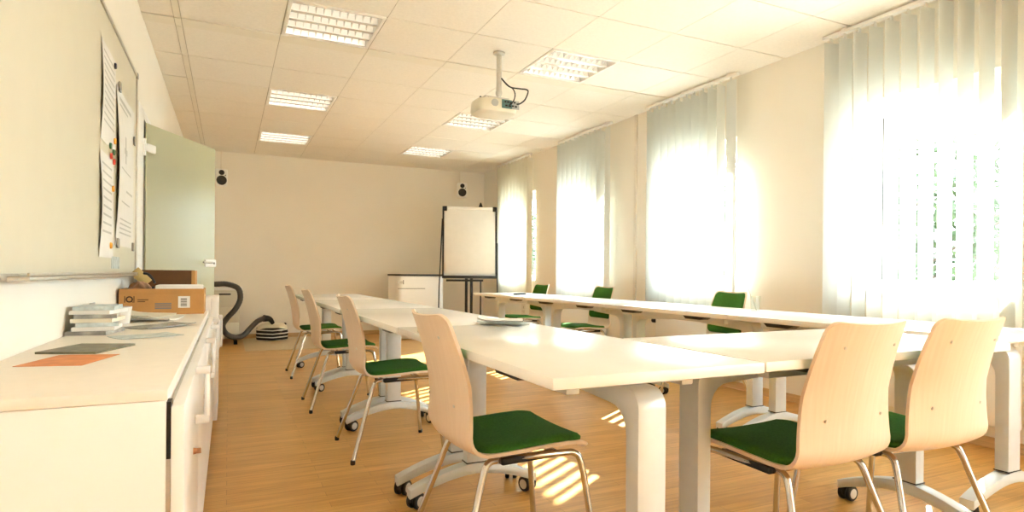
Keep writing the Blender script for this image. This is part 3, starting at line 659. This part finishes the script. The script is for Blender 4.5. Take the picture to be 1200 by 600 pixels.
# ------------------------------------------------------------------ sideboard on the left
CX = -0.111; Y0, Y1 = 1.385, 4.06
def bow_handle(par, yy, z0, z1, x=CX + 0.035):
    h = MB()
    for z in (z0, z1): h.b2(x, x + 0.034, yy - 0.012, yy + 0.012, z - 0.010, z + 0.010, 0.003)
    h.tube([(x + 0.028, yy, z0), (x + 0.028, yy, z1)], 0.008, 10); h.build('handle', M['satin'], par)
def cab_unit(y0, y1, z1, doors, label, hz):
    r = thing('filing_cabinet', label, 'cabinet', (0, 0, 0), 0, 'white cabinets along the left wall')
    b = MB(); b.b2(XL + 0.004, CX - 0.0, y0, y1, 0.05, z1, 0.002); b.build('carcass', M['cab'], r)
    b = MB(); b.b2(XL + 0.03, CX - 0.03, y0 + 0.01, y1 - 0.01, 0, 0.05); b.build('plinth', M['grey'], r)
    b = MB(); b.b2(CX, CX + 0.008, y0 + 0.012, y1 - 0.012, 0.08, z1 - 0.02); b.build('gap_seal', M['alu'], r)
    if y0 == Y0: b = MB(); b.b2(CX + 0.0005, CX + 0.0085, y0 + 0.011, y0 + 0.05, z1 - 0.12, z1 - 0.005); b.build('gap_shade', M['black'], r)  # black strip stands in for the shade in the door gap
    for (a, c, h, lock) in doors:
        d = MB(); d.b2(CX + 0.009, CX + 0.033, a, c, 0.07, z1 - 0.012, 0.003); dd = d.build('door', M['cab'], r)
        bow_handle(dd, h, hz[0], hz[1])
        if lock:
            k = MB(); k.lathe([(0, 0.008), (0.007, 0.008), (0.009, 0.0)], 12, T(CX + 0.033, h - 0.05, 0.5) @ RY(PI / 2)); k.box((CX + 0.045, h - 0.05, 0.5), (0.012, 0.003, 0.014), 0.001); k.build('lock', M['bronze'], dd)
cab_unit(Y0, 2.72, 0.702, [(1.39, 2.05, 1.80, True), (2.056, 2.715, 2.55, True)], 'white filing cabinet nearest the camera on the left', (0.57, 0.70))
cab_unit(2.724, 4.06, 0.702, [(2.73, 3.388, 3.30, False), (3.394, 4.052, 3.72, True)], 'white filing cabinet under the printed cardboard box', (0.54, 0.69))
wt = MB(); wt.b2(XL + 0.004, CX + 0.004, Y0 - 0.004, 4.06, 0.703, 0.725, 0.003); tag(wt.build('worktop', M['counter']), 'long cream worktop on the left cabinets, littered with papers', 'worktop')
r = thing('tall_cabinet', 'taller white cabinet between worktop and glass door', 'cabinet', (0, 0, 0))
b = MB(); b.b2(XL + 0.004, CX + 0.015, 4.07, 4.62, 0.05, 0.80, 0.003); b.build('carcass', M['cab'], r)
b = MB(); b.b2(XL + 0.03, CX - 0.02, 4.09, 4.6, 0, 0.05); b.build('plinth', M['grey'], r)
d = MB(); d.b2(CX + 0.017, CX + 0.055, 4.075, 4.615, 0.06, 0.80, 0.003); dd = d.build('door', M['cab'], r); bow_handle(dd, 4.2, 0.5, 0.68, CX + 0.045)

# ------------------------------------------------------------------ things on the worktop
WT = 0.725
bx0, bx1, by0, by1, bz = -0.522, -0.122, 3.765, 4.045, WT
r = thing('cardboard_box', 'open brown cardboard box with printed front on the end of the worktop', 'box', (bx0, by0, bz))
W_, D_, Hh = bx1 - bx0, by1 - by0, 0.138; t_ = 0.004
p = MB(); p.b2(0, W_, 0, D_, 0.0005, t_); p.b2(0, W_, 0, t_, t_, Hh); p.b2(0, W_, D_ - t_, D_, t_, Hh); p.b2(0, t_, t_, D_ - t_, t_, Hh); p.b2(W_ - t_, W_, t_, D_ - t_, t_, Hh); p.build('body', M['card'], r, smooth=False)
p = MB(); p.box((W_ / 2, -0.004, Hh - 0.013), (W_ - 0.004, 0.003, 0.028), 0.001, rot=RX(0.12)); p.build('flap', M['card'], r, smooth=False)
p = MB(); p.b2(W_ - 0.125, W_ - 0.068, -0.0016, -0.0006, 0.035, 0.098); lb = p.build('label', M['paper'], r, smooth=False)
p = MB(); z = 0.043
for k, h_ in enumerate((0.004, 0.007, 0.003, 0.006, 0.004, 0.007)):
    p.b2(W_ - 0.113, W_ - 0.083, -0.0022, -0.0016, z, z + h_); z += h_ + 0.0025
p.build('barcode', M['ink'], lb, smooth=False)
p = MB()
for k in range(3): p.b2(0.165, 0.243, -0.0014, -0.0004, 0.03 + 0.012 * k, 0.038 + 0.012 * k)
p.build('print_bars', M['ink'], r, smooth=False)
p = MB(); p.lathe([(0.010, 0), (0.017, 0), (0.017, 0.0008), (0.010, 0.0008)], 24, T(0.048, -0.0004, 0.083) @ RX(PI / 2)); p.box((0.06, -0.0008, 0.071), (0.012, 0.0008, 0.004), 0, rot=RY(0.7))
p.b2(0.025, 0.029, -0.0012, -0.0004, 0.066, 0.1); p.b2(0.067, 0.071, -0.0012, -0.0004, 0.066, 0.1); p.build('logo', M['ink_d'], r, smooth=False)
p = MB()
for k, l_ in enumerate((0.05, 0.035)): p.b2(0.085, 0.085 + l_, -0.0012, -0.0004, 0.078 - 0.01 * k, 0.082 - 0.01 * k)
p.build('print_text', M['ink_d'], r, smooth=False)
# contents of the box
p = MB(); p.box((-0.245, 3.9, bz + 0.108), (0.23, 0.22, 0.1), 0.006, rot=RZ(0.02)); tag(p.build('paper_stack', M['paper']), 'stack of white paper in the right half of the cardboard box', 'paper')
p = MB(); rows = []
for i in range(15):
    row = []
    for j in range(19):
        u, v = j / 18, i / 14; e = max(0, math.sin(PI * u)) ** 0.3 * max(0, math.sin(PI * v)) ** 0.35
        row.append(Vector((-0.513 + 0.145 * u, 3.79 + 0.2 * v, bz + 0.03 + 0.14 * e + 0.012 * e * math.sin(9 * u + 3 * math.sin(6 * v)) + random.uniform(-0.006, 0.006) * e)))
    rows.append(row)
p.slab(rows, [[Vector((q.x, q.y, bz + 0.012)) for q in row] for row in rows]); 
M['bag'] = mat('crumpled_brown_wrapper', (0.30, 0.16, 0.09), 0.3, var=0.75, scale=16)
tag(p.build('crumpled_bag', M['bag'], angle=60), 'crumpled brown plastic bag in the left half of the cardboard box', 'bag')
p = MB(); p.box((-0.45, 4.02, bz + 0.2), (0.055, 0.01, 0.1), 0.002, rot=RY(-0.75)); tag(p.build('envelope', M['gold']), 'small gold card leaning up at the back of the cardboard box', 'card')
p = MB(); p.tube([(-0.42, 3.86, bz + 0.222), (-0.395, 3.85, bz + 0.215), (-0.375, 3.845, bz + 0.19), (-0.365, 3.84, bz + 0.168)], 0.007, 8, smooth_n=4); p.tube([(-0.368, 3.8, bz + 0.150), (-0.366, 3.79, bz + 0.08)], 0.007, 8); tag(p.build('black_cable', M['black']), 'short black cable lying on the crumpled bag', 'cable')
# brown box on the tall cabinet
r = thing('storage_box', 'dark brown open box on the tall cabinet behind the printed box', 'box', (-0.47, 4.2, 0.8005))
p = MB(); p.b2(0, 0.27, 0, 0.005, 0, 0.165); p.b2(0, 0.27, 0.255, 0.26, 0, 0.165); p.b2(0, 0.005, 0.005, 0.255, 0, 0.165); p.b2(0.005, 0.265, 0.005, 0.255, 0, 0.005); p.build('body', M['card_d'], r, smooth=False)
p = MB(); p.b2(0.265, 0.285, -0.001, 0.26, 0, 0.163); p.build('side_panel', M['card'], r, smooth=False)

def sheet(name, label, cat, cx_, cy_, sx, sy, rz, z, m, th=0.0015, curl=0.0, group=None):
    p = MB(); n = 10; A, B = [], []
    for i in range(n + 1):
        ra, rb = [], []
        for j in range(n + 1):
            u, v = i / n - 0.5, j / n - 0.5; h = curl * (abs(u * 2) ** 3 * 0.7 + max(0, v * 2) ** 3)
            ra.append(Vector((u * sx, v * sy, th + h))); rb.append(Vector((u * sx, v * sy, h)))
        A.append(ra); B.append(rb)
    p.slab(A, B); o = p.build(name, m); o.location = (cx_, cy_, z); o.rotation_euler = (0, 0, rz)
    return tag(o, label, cat, group)
sheet('brochure', 'glossy dark brochure lying alone in front of the cardboard box', 'brochure', -0.255, 2.93, 0.13, 0.24, -0.75, WT + 0.0005, M['greyprint'], 0.003, 0.006)
sheet('brochure', 'pale shiny leaflet flat on the worktop in front of the dark brochure', 'brochure', -0.265, 2.52, 0.14, 0.2, -1.1, WT + 0.0005, M['blueprint'], 0.0015, 0.002)
sheet('paper_sheet', 'loose white sheets spread in front of the cardboard box', 'paper', -0.37, 3.38, 0.22, 0.30, 1.35, WT + 0.0005, M['paper'], 0.006, 0.012)
sheet('paper_sheet', 'cream sheet fanned out on top of the loose white sheets', 'paper', -0.385, 3.33, 0.19, 0.26, 1.0, WT + 0.0195, M['paper_c'], 0.003, 0.015)
sheet('magazine', 'dark olive magazine at the left edge of the worktop', 'magazine', -0.375, 2.16, 0.16, 0.21, -0.35, WT + 0.0005, M['olive'], 0.006, 0.0)
sheet('leaflet', 'orange leaflet in front of the dark olive magazine', 'leaflet', -0.372, 1.92, 0.15, 0.21, -0.25, WT + 0.0005, M['orange'], 0.001, 0.0)
for k in range(7):
    sheet('booklet', ['grey booklet at the bottom of the booklet pile by the wall', 'white booklet second from the bottom of the booklet pile', 'blue-grey booklet third from the bottom of the booklet pile', 'cream booklet in the middle of the booklet pile', 'grey booklet third from the top of the booklet pile', 'white booklet second from the top of the booklet pile', 'pale blue booklet on top of the booklet pile'][k], 'booklet',
          -0.448 + 0.005 * (k % 2), 2.72 + 0.008 * k, 0.13, 0.19, 0.09 * ((k * 7) % 5 - 2), WT + 0.0005 + 0.0145 * k, [M['greyprint'], M['paper'], M['blueprint'], M['paper_c'], M['greyprint'], M['paper'], M['blueprint']][k], 0.014, 0.0, 'booklets piled by the wall')
r = thing('paper_cup', 'white cup with a dark rim in front of the printed box', 'cup', (-0.43, 3.17, WT))
p = MB(); p.lathe([(0, 0.001), (0.033, 0.001), (0.043, 0.075), (0.041, 0.075), (0.032, 0.006), (0, 0.006)], 24); p.build('body', M['paper'], r)
p = MB(); p.lathe([(0.0, 0.07), (0.0405, 0.07), (0.0405, 0.073), (0, 0.073)], 24); p.build('drink', M['ink_d'], r)
r = thing('leaflet_holder', 'small tray of yellowish cards standing against the left wall', 'tray', (-0.515, 2.98, WT))
p = MB(); p.b2(0, 0.07, 0, 0.1, 0, 0.005, 0.001); p.b2(0, 0.004, 0, 0.1, 0.005, 0.1, 0.001); p.b2(0.066, 0.07, 0, 0.1, 0.005, 0.05, 0.001); p.build('tray', M['grey'], r)
for k in range(4):
    p = MB(); p.b2(0.008 + 0.014 * k, 0.018 + 0.014 * k, 0.006, 0.094, 0.006, 0.085 + 0.006 * (k % 2)); p.build('card', [M['gold'], M['paper_c'], M['paper'], M['gold']][k], r, smooth=False)

# ------------------------------------------------------------------ whiteboard and what hangs on it
BY0, BY1, BZ0, BZ1 = 1.55, 4.36, 0.93, 2.165
r = thing('whiteboard', 'large pinboard style whiteboard with metal frame on the left wall', 'whiteboard', (XL, BY0, BZ0))
p = MB(); p.b2(0, 0.014, 0.01, BY1 - BY0 - 0.01, 0.01, BZ1 - BZ0 - 0.01); p.build('panel', M['board'], r, smooth=False)
p = MB(); LB, HB = BY1 - BY0, BZ1 - BZ0
p.b2(0, 0.022, 0, LB, 0, 0.02, 0.003); p.b2(0, 0.022, 0, LB, HB - 0.02, HB, 0.003); p.b2(0, 0.022, 0, 0.02, 0.02, HB - 0.02, 0.003); p.b2(0, 0.022, LB - 0.02, LB, 0.02, HB - 0.02, 0.003); p.build('frame', M['alu'], r)
for zz in (0, HB):
    p = MB(); p.b2(-0.0, 0.026, LB - 0.03, LB + 0.004, zz - (0.03 if zz else 0.004), zz + (0.004 if zz else 0.03), 0.004); p.build('corner_cap', M['grey'], r)
p = MB(); p.b2(0.014, 0.07, 0.4, LB - 0.25, 0.0, 0.012, 0.003); p.b2(0.064, 0.07, 0.4, LB - 0.25, 0.012, 0.022, 0.002); p.build('pen_tray', M['alu'], r)
BX = XL + 0.0145
def hang(label, y0, y1, z0, z1, curl, m=None, lines=(), cat='poster'):
    A, B = [], []
    for i in range(13):
        v = i / 12; row, rb = [], []
        for j in range(9):
            u = j / 8; b = curl * (math.sin(PI * v) * (1 - u) ** 2)
            row.append(Vector((BX + 0.0016 + b, y0 + (y1 - y0) * u, z0 + (z1 - z0) * v))); rb.append(row[-1] - Vector((0.0009, 0, 0)))
        A.append(row); B.append(rb)
    p = MB(); p.slab(A, B); o = tag(p.build('paper_sheet', m or M['paper']), label, cat, 'sheets pinned to the whiteboard')
    if lines:
        q = MB()
        for (u0, u1, v0, v1) in lines:
            def pt(u, v): return Vector((BX + 0.0022 + curl * (math.sin(PI * v) * (1 - u) ** 2), y0 + (y1 - y0) * u, z0 + (z1 - z0) * v))
            n = 3; q.grid([[pt(u0 + (u1 - u0) * k / n, v0 + (v1 - v0) * j / n) for k in range(n + 1)] for j in range(n + 1)])
        q.build('printing', M['ink_l'], o)
    return o
hang('long white poster hanging on the right part of the whiteboard, left edge curling', 3.62, 4.25, 1.09, 1.90, 0.018,
     lines=[(0.12, 0.8, 0.93, 0.955), (0.12, 0.6, 0.895, 0.91), (0.42, 0.5, 0.56, 0.74), (0.36, 0.56, 0.62, 0.66), (0.15, 0.8, 0.5, 0.51), (0.5, 0.9, 0.37, 0.385), (0.2, 0.75, 0.285, 0.295), (0.15, 0.85, 0.08, 0.09), (0.15, 0.85, 0.11, 0.12), (0.15, 0.85, 0.14, 0.15), (0.15, 0.85, 0.17, 0.18)])
hang('white sheet with rows of small print left of the long poster', 3.22, 3.60, 1.55, 2.0, 0.01, lines=[(0.1, 0.9, 0.9 - 0.07 * k, 0.92 - 0.07 * k) for k in range(11)])
hang('lower sheet with orange marks on the whiteboard, left of the long poster', 3.2, 3.56, 1.02, 1.5, 0.012, lines=[(0.1, 0.85, 0.88 - 0.08 * k, 0.9 - 0.08 * k) for k in range(9)])
hang('small blue-grey card low on the whiteboard above the printed box', 3.52, 3.76, 0.97, 1.03, 0.0, M['blueprint'], cat='card')
def magnet(y_, z_, m, label, shape='round'):
    p = MB()
    if shape == 'round': p.lathe([(0, 0.009), (0.012, 0.009), (0.015, 0.006), (0.015, 0)], 16, T(BX + 0.0028, y_, z_) @ RY(PI / 2))
    else: p.box((BX + 0.008, y_, z_), (0.009, 0.04, 0.05), 0.003)
    tag(p.build('magnet', m), label, 'magnet', 'magnets on the whiteboard')
magnet(3.69, 1.905, M['mag_s'], 'grey magnet holding the top left corner of the long poster', 'bar')
magnet(4.23, 1.73, M['mag_s'], 'grey magnet on the right edge of the long poster, near its top', 'bar')
magnet(3.67, 1.10, M['mag_s'], 'grey magnet at the bottom left corner of the long poster', 'bar')
magnet(4.20, 1.10, M['mag_s'], 'grey magnet at the bottom right corner of the long poster', 'bar')
magnet(3.55, 1.97, M['mag_k'], 'dark blue magnet at the top of the small print sheet')
magnet(3.56, 1.60, M['mag_o'], 'orange magnet above the cluster of dark green and red magnets')
magnet(3.44, 1.555, M['mag_g'], 'dark green magnet, left of the green pair')
magnet(3.53, 1.54, M['mag_g'], 'dark green magnet, right of the green pair')
magnet(3.46, 1.51, M['mag_r'], 'red magnet under the left dark green magnet')
magnet(3.54, 1.495, M['mag_r'], 'red magnet under the right dark green magnet')
magnet(3.52, 1.36, M['mag_o'], 'orange magnet in the middle of the lower sheet')
magnet(3.47, 1.08, M['mag_o'], 'orange magnet at the bottom of the lower sheet')

# ------------------------------------------------------------------ things at the back left
r = thing('drawer_pedestal', 'beige mobile drawer pedestal on casters by the back wall', 'pedestal', (-0.13, 8.98, 0))
p = MB(); p.b2(-0.2, 0.27, -0.26, 0.3, 0.085, 0.715, 0.004); p.build('body', M['pedes'] if 'pedes' in M else M['board'], r)
p = MB(); p.b2(-0.205, 0.30, -0.27, 0.305, 0.716, 0.745, 0.004); p.build('top', M['cab'], r)
for k in range(3):
    p = MB(); z0 = 0.10 + 0.2 * k; p.b2(-0.19, 0.26, -0.275, -0.261, z0, z0 + 0.19, 0.003); d = p.build('drawer', M['board'], r)
    if k == 2: p = MB(); p.b2(0.02, 0.16, -0.285, -0.275, z0 + 0.155, z0 + 0.175, 0.003); p.build('handle', M['black'], d)
for sx in (-0.15, 0.22):
    for sy in (-0.2, 0.25):
        p = MB(); p.tube([(sx - 0.022, sy, 0.03), (sx + 0.022, sy, 0.03)], 0.03, 16); p.lathe([(0, 0.086), (0.012, 0.086), (0.012, 0.04), (0, 0.04)], 10, T(sx, sy, 0)); p.build('caster', M['black'], r)
def wp(px, py, Y):   # point of the photograph pushed out to depth Y
    v = Vector(((px - 600) / 711.5, -(py - 321.1) / 711.5, 1.0)); d = r2 * v.x + u2 * v.y + fw * v.z
    return Vector((0, 0, EYE)) + d * (Y / d.y)
r = thing('vacuum_hose', 'thick grey flexible hose bent in an S by the back wall', 'hose', (0, 0, 0))
hp = [wp(234, 334, 8.85), wp(243, 333.3, 8.75), wp(254, 333, 8.6), wp(266, 333, 8.55), wp(279, 338, 8.5), wp(281.5, 350, 8.5), wp(276, 362, 8.5), wp(266, 373, 8.5), wp(261, 382, 8.5), wp(265, 391, 8.55), wp(275, 395.5, 8.6), wp(285, 393, 8.65), wp(293, 385, 8.75), wp(301, 377, 8.85), wp(309, 373, 8.95)]
pts = catmull(hp, 10); n_ = len(pts)
p = MB(); p.tube(pts, lambda u: 0.034 + 0.002 * math.sin(u * n_ * 2.6), 14); p.build('hose', M['hose'], r)
p = MB(); p.tube([hp[-1], wp(316, 374, 8.98), wp(320, 379, 9.0)], lambda u: 0.048 - 0.022 * u, 14, smooth_n=4); p.build('nozzle', M['black'], r)
p = MB(); p.tube([hp[0], hp[0] + Vector((-0.04, 0.04, 0.004))], 0.038, 14); p.build('coupling', M['black'], r)
mt = MB(); mt.prism([(0.19, 7.95), (1.25, 7.95), (1.25, 9.45), (0.19, 9.45)], 0.0005, 0.008, 'z', 0.002); tag(mt.build('floor_mat', M['matcol']), 'beige floor mat under the striped bag by the back wall', 'mat')
r = thing('striped_bag', 'black and white striped bag on the floor mat by the back wall', 'bag', (0.56, 9.12, 0.0085))
M['stripe'] = None
def stripe_mat():
    m, t, b = new_mat('black_white_stripes'); N, L = t.nodes, t.links
    co = N.new('ShaderNodeTexCoord'); sp = N.new('ShaderNodeSeparateXYZ'); L.new(co.outputs['Object'], sp.inputs[0])
    ad = N.new('ShaderNodeMath'); ad.operation = 'ADD'; ml = N.new('ShaderNodeMath'); ml.operation = 'MULTIPLY'; ml.inputs[1].default_value = 0.07; L.new(sp.outputs['X'], ml.inputs[0])
    ab = N.new('ShaderNodeMath'); ab.operation = 'ABSOLUTE'; L.new(ml.outputs[0], ab.inputs[0])
    ad.operation = 'SUBTRACT'; L.new(sp.outputs['Z'], ad.inputs[0]); L.new(ab.outputs[0], ad.inputs[1])
    dv = N.new('ShaderNodeMath'); dv.operation = 'DIVIDE'; dv.inputs[1].default_value = 0.048; L.new(ad.outputs[0], dv.inputs[0])
    fr_ = N.new('ShaderNodeMath'); fr_.operation = 'FRACT'; L.new(dv.outputs[0], fr_.inputs[0])
    gt = N.new('ShaderNodeMath'); gt.operation = 'GREATER_THAN'; gt.inputs[1].default_value = 0.72; L.new(fr_.outputs[0], gt.inputs[0])
    mx = N.new('ShaderNodeMix'); mx.data_type = 'RGBA'; mx.inputs['A'].default_value = (0.015, 0.014, 0.016, 1); mx.inputs['B'].default_value = (0.78, 0.76, 0.72, 1); L.new(gt.outputs[0], mx.inputs['Factor'])
    L.new(mx.outputs['Result'], b.inputs['Base Color']); b.inputs['Roughness'].default_value = 0.8; return m
rows, rb = [], []
p = MB()
lay = [(0.90, 0.0), (1.0, 0.02), (1.02, 0.07), (1.0, 0.13), (0.98, 0.165)]
rows = [[Vector((sup(2 * PI * k / 36, 0.205 * s_, 0.12 * s_)[0], sup(2 * PI * k / 36, 0.205 * s_, 0.12 * s_)[1], z + (0.012 * math.sin(3 * k / 36 * 2 * PI) if z > 0.1 else 0))) for k in range(37)] for s_, z in lay]
p.grid(rows); p.prism([(sup(2 * PI * k / 36, 0.185, 0.108)[0], sup(2 * PI * k / 36, 0.185, 0.108)[1]) for k in range(36)], 0, 0.002, 'z'); p.build('body', stripe_mat(), r)
p = MB(); rows2 = [[Vector((sup(2 * PI * k / 36, 0.2 * s_, 0.117 * s_)[0] + 0.02 * (1 - s_), sup(2 * PI * k / 36, 0.2 * s_, 0.117 * s_)[1], z + (0.014 * math.sin(3 * k / 36 * 2 * PI + 1) * s_))) for k in range(37)] for s_, z in ((1.0, 0.15), (0.97, 0.18), (0.8, 0.215), (0.5, 0.235), (0.2, 0.245), (0.01, 0.246))]
p.grid(rows2); p.build('contents', M['paper_c'], r, angle=70)
p = MB(); p.lathe([(0, 0.0), (0.016, 0.004), (0.02, 0.018), (0.012, 0.03), (0, 0.034)], 14, T(0.17, 0, 0.205)); p.build('button', M['black'], r)

# ------------------------------------------------------------------ things on the tables
def fan(name, label, cx_, cy_, sx, sy, rz, z, m, curl):
    return sheet(name, label, 'leaflet', cx_, cy_, sx, sy, rz, z, m, 0.0012, curl, 'leaflets fanned on the near left table')
TT = TZ + 0.0005
fan('leaflet', 'white leaflet at the bottom of the fan on the near left table', 1.10, 2.46, 0.15, 0.21, 0.35, TT, M['paper'], 0.004)
fan('leaflet', 'pale blue leaflet in the middle of the fan on the near left table', 1.11, 2.44, 0.15, 0.21, 0.75, TT + 0.0065, M['blueprint'], 0.006)
fan('leaflet', 'printed white leaflet on top of the fan on the near left table', 1.09, 2.45, 0.14, 0.2, 1.15, TT + 0.0145, M['paper'], 0.012)
r = thing('drinking_glass', 'clear drinking glass with a stirring stick on the window row table', 'glass', (2.98, 2.79, TT))
p = MB(); p.lathe([(0, 0.0), (0.026, 0.0), (0.031, 0.1), (0.0295, 0.1), (0.0245, 0.006), (0, 0.006)], 24); p.build('tumbler', M['tumbler'], r)
p = MB(); p.tube([(0.012, 0.0, 0.008), (-0.045, 0.02, 0.155)], 0.0025, 8); p.build('stirrer', M['grey'], r)
r = thing('remote_control', 'small black remote lying on the far table of the window row', 'remote', (2.87, 5.95, TT), 0.5)
p = MB(); p.box((0, 0, 0.009), (0.17, 0.05, 0.018), 0.005); p.build('body', M['black'], r)
p = MB()
for i in range(4):
    for j in range(2): p.lathe([(0, 0.0025), (0.005, 0.002), (0.006, 0)], 10, T(-0.05 + 0.03 * i, -0.01 + 0.02 * j, 0.018))
p.build('button', M['grey'], r)

# ------------------------------------------------------------------ trees outside the windows
def tree(x, y, h, w_, label, seed):
    rnd = random.Random(seed); r = thing('tree', label, 'tree', (x, y, -0.3), 0, 'trees outside the windows')
    p = MB(); p.tube([(0, 0, 0), (0.05, 0.03, h * 0.45), (0, 0.05, h * 0.75)], lambda u: 0.09 - 0.05 * u, 10, smooth_n=4)
    for k in range(6): a = rnd.uniform(0, 6.28); p.tube([(0.03, 0.02, h * (0.3 + 0.07 * k)), (math.cos(a) * w_ * 0.6, math.sin(a) * w_ * 0.6, h * (0.45 + 0.08 * k))], 0.02, 6)
    p.build('trunk', M['bark'], r)
    t = bmesh.new()
    for k in range(2600):
        u, v, q = rnd.uniform(0, 2 * PI), rnd.uniform(-1, 1), rnd.random() ** 0.4
        c = Vector((math.cos(u) * math.sqrt(1 - v * v) * w_ * q, math.sin(u) * math.sqrt(1 - v * v) * w_ * q, h * 0.52 + v * h * 0.48 * q))
        s = rnd.uniform(0.06, 0.12); R_ = Matrix.Rotation(rnd.uniform(0, 6.28), 3, Vector((rnd.uniform(-1, 1), rnd.uniform(-1, 1), rnd.uniform(-1, 1))).normalized())
        vs = [t.verts.new(c + R_ @ Vector(p_)) for p_ in ((-s, 0, 0), (0, -s * 0.45, 0.01), (s, 0, 0), (0, s * 0.45, 0.01))]; t.faces.new(vs)
    m_ = MB(); m_._merge(t); m_.build('foliage', M['leaf'], r, smooth=False)
tree(8.8, 5.2, 3.3, 1.5, 'green tree seen through the open blind at the right edge', 1)
tree(9.2, 9.3, 3.6, 1.6, 'dark green tree seen through the narrow gap beside the third blind', 2)
tree(9.0, 12.8, 3.4, 1.6, 'green tree seen past the second blind, farther along', 3)
tree(8.6, 17.0, 3.6, 1.8, 'green tree seen past the farthest blind', 4)
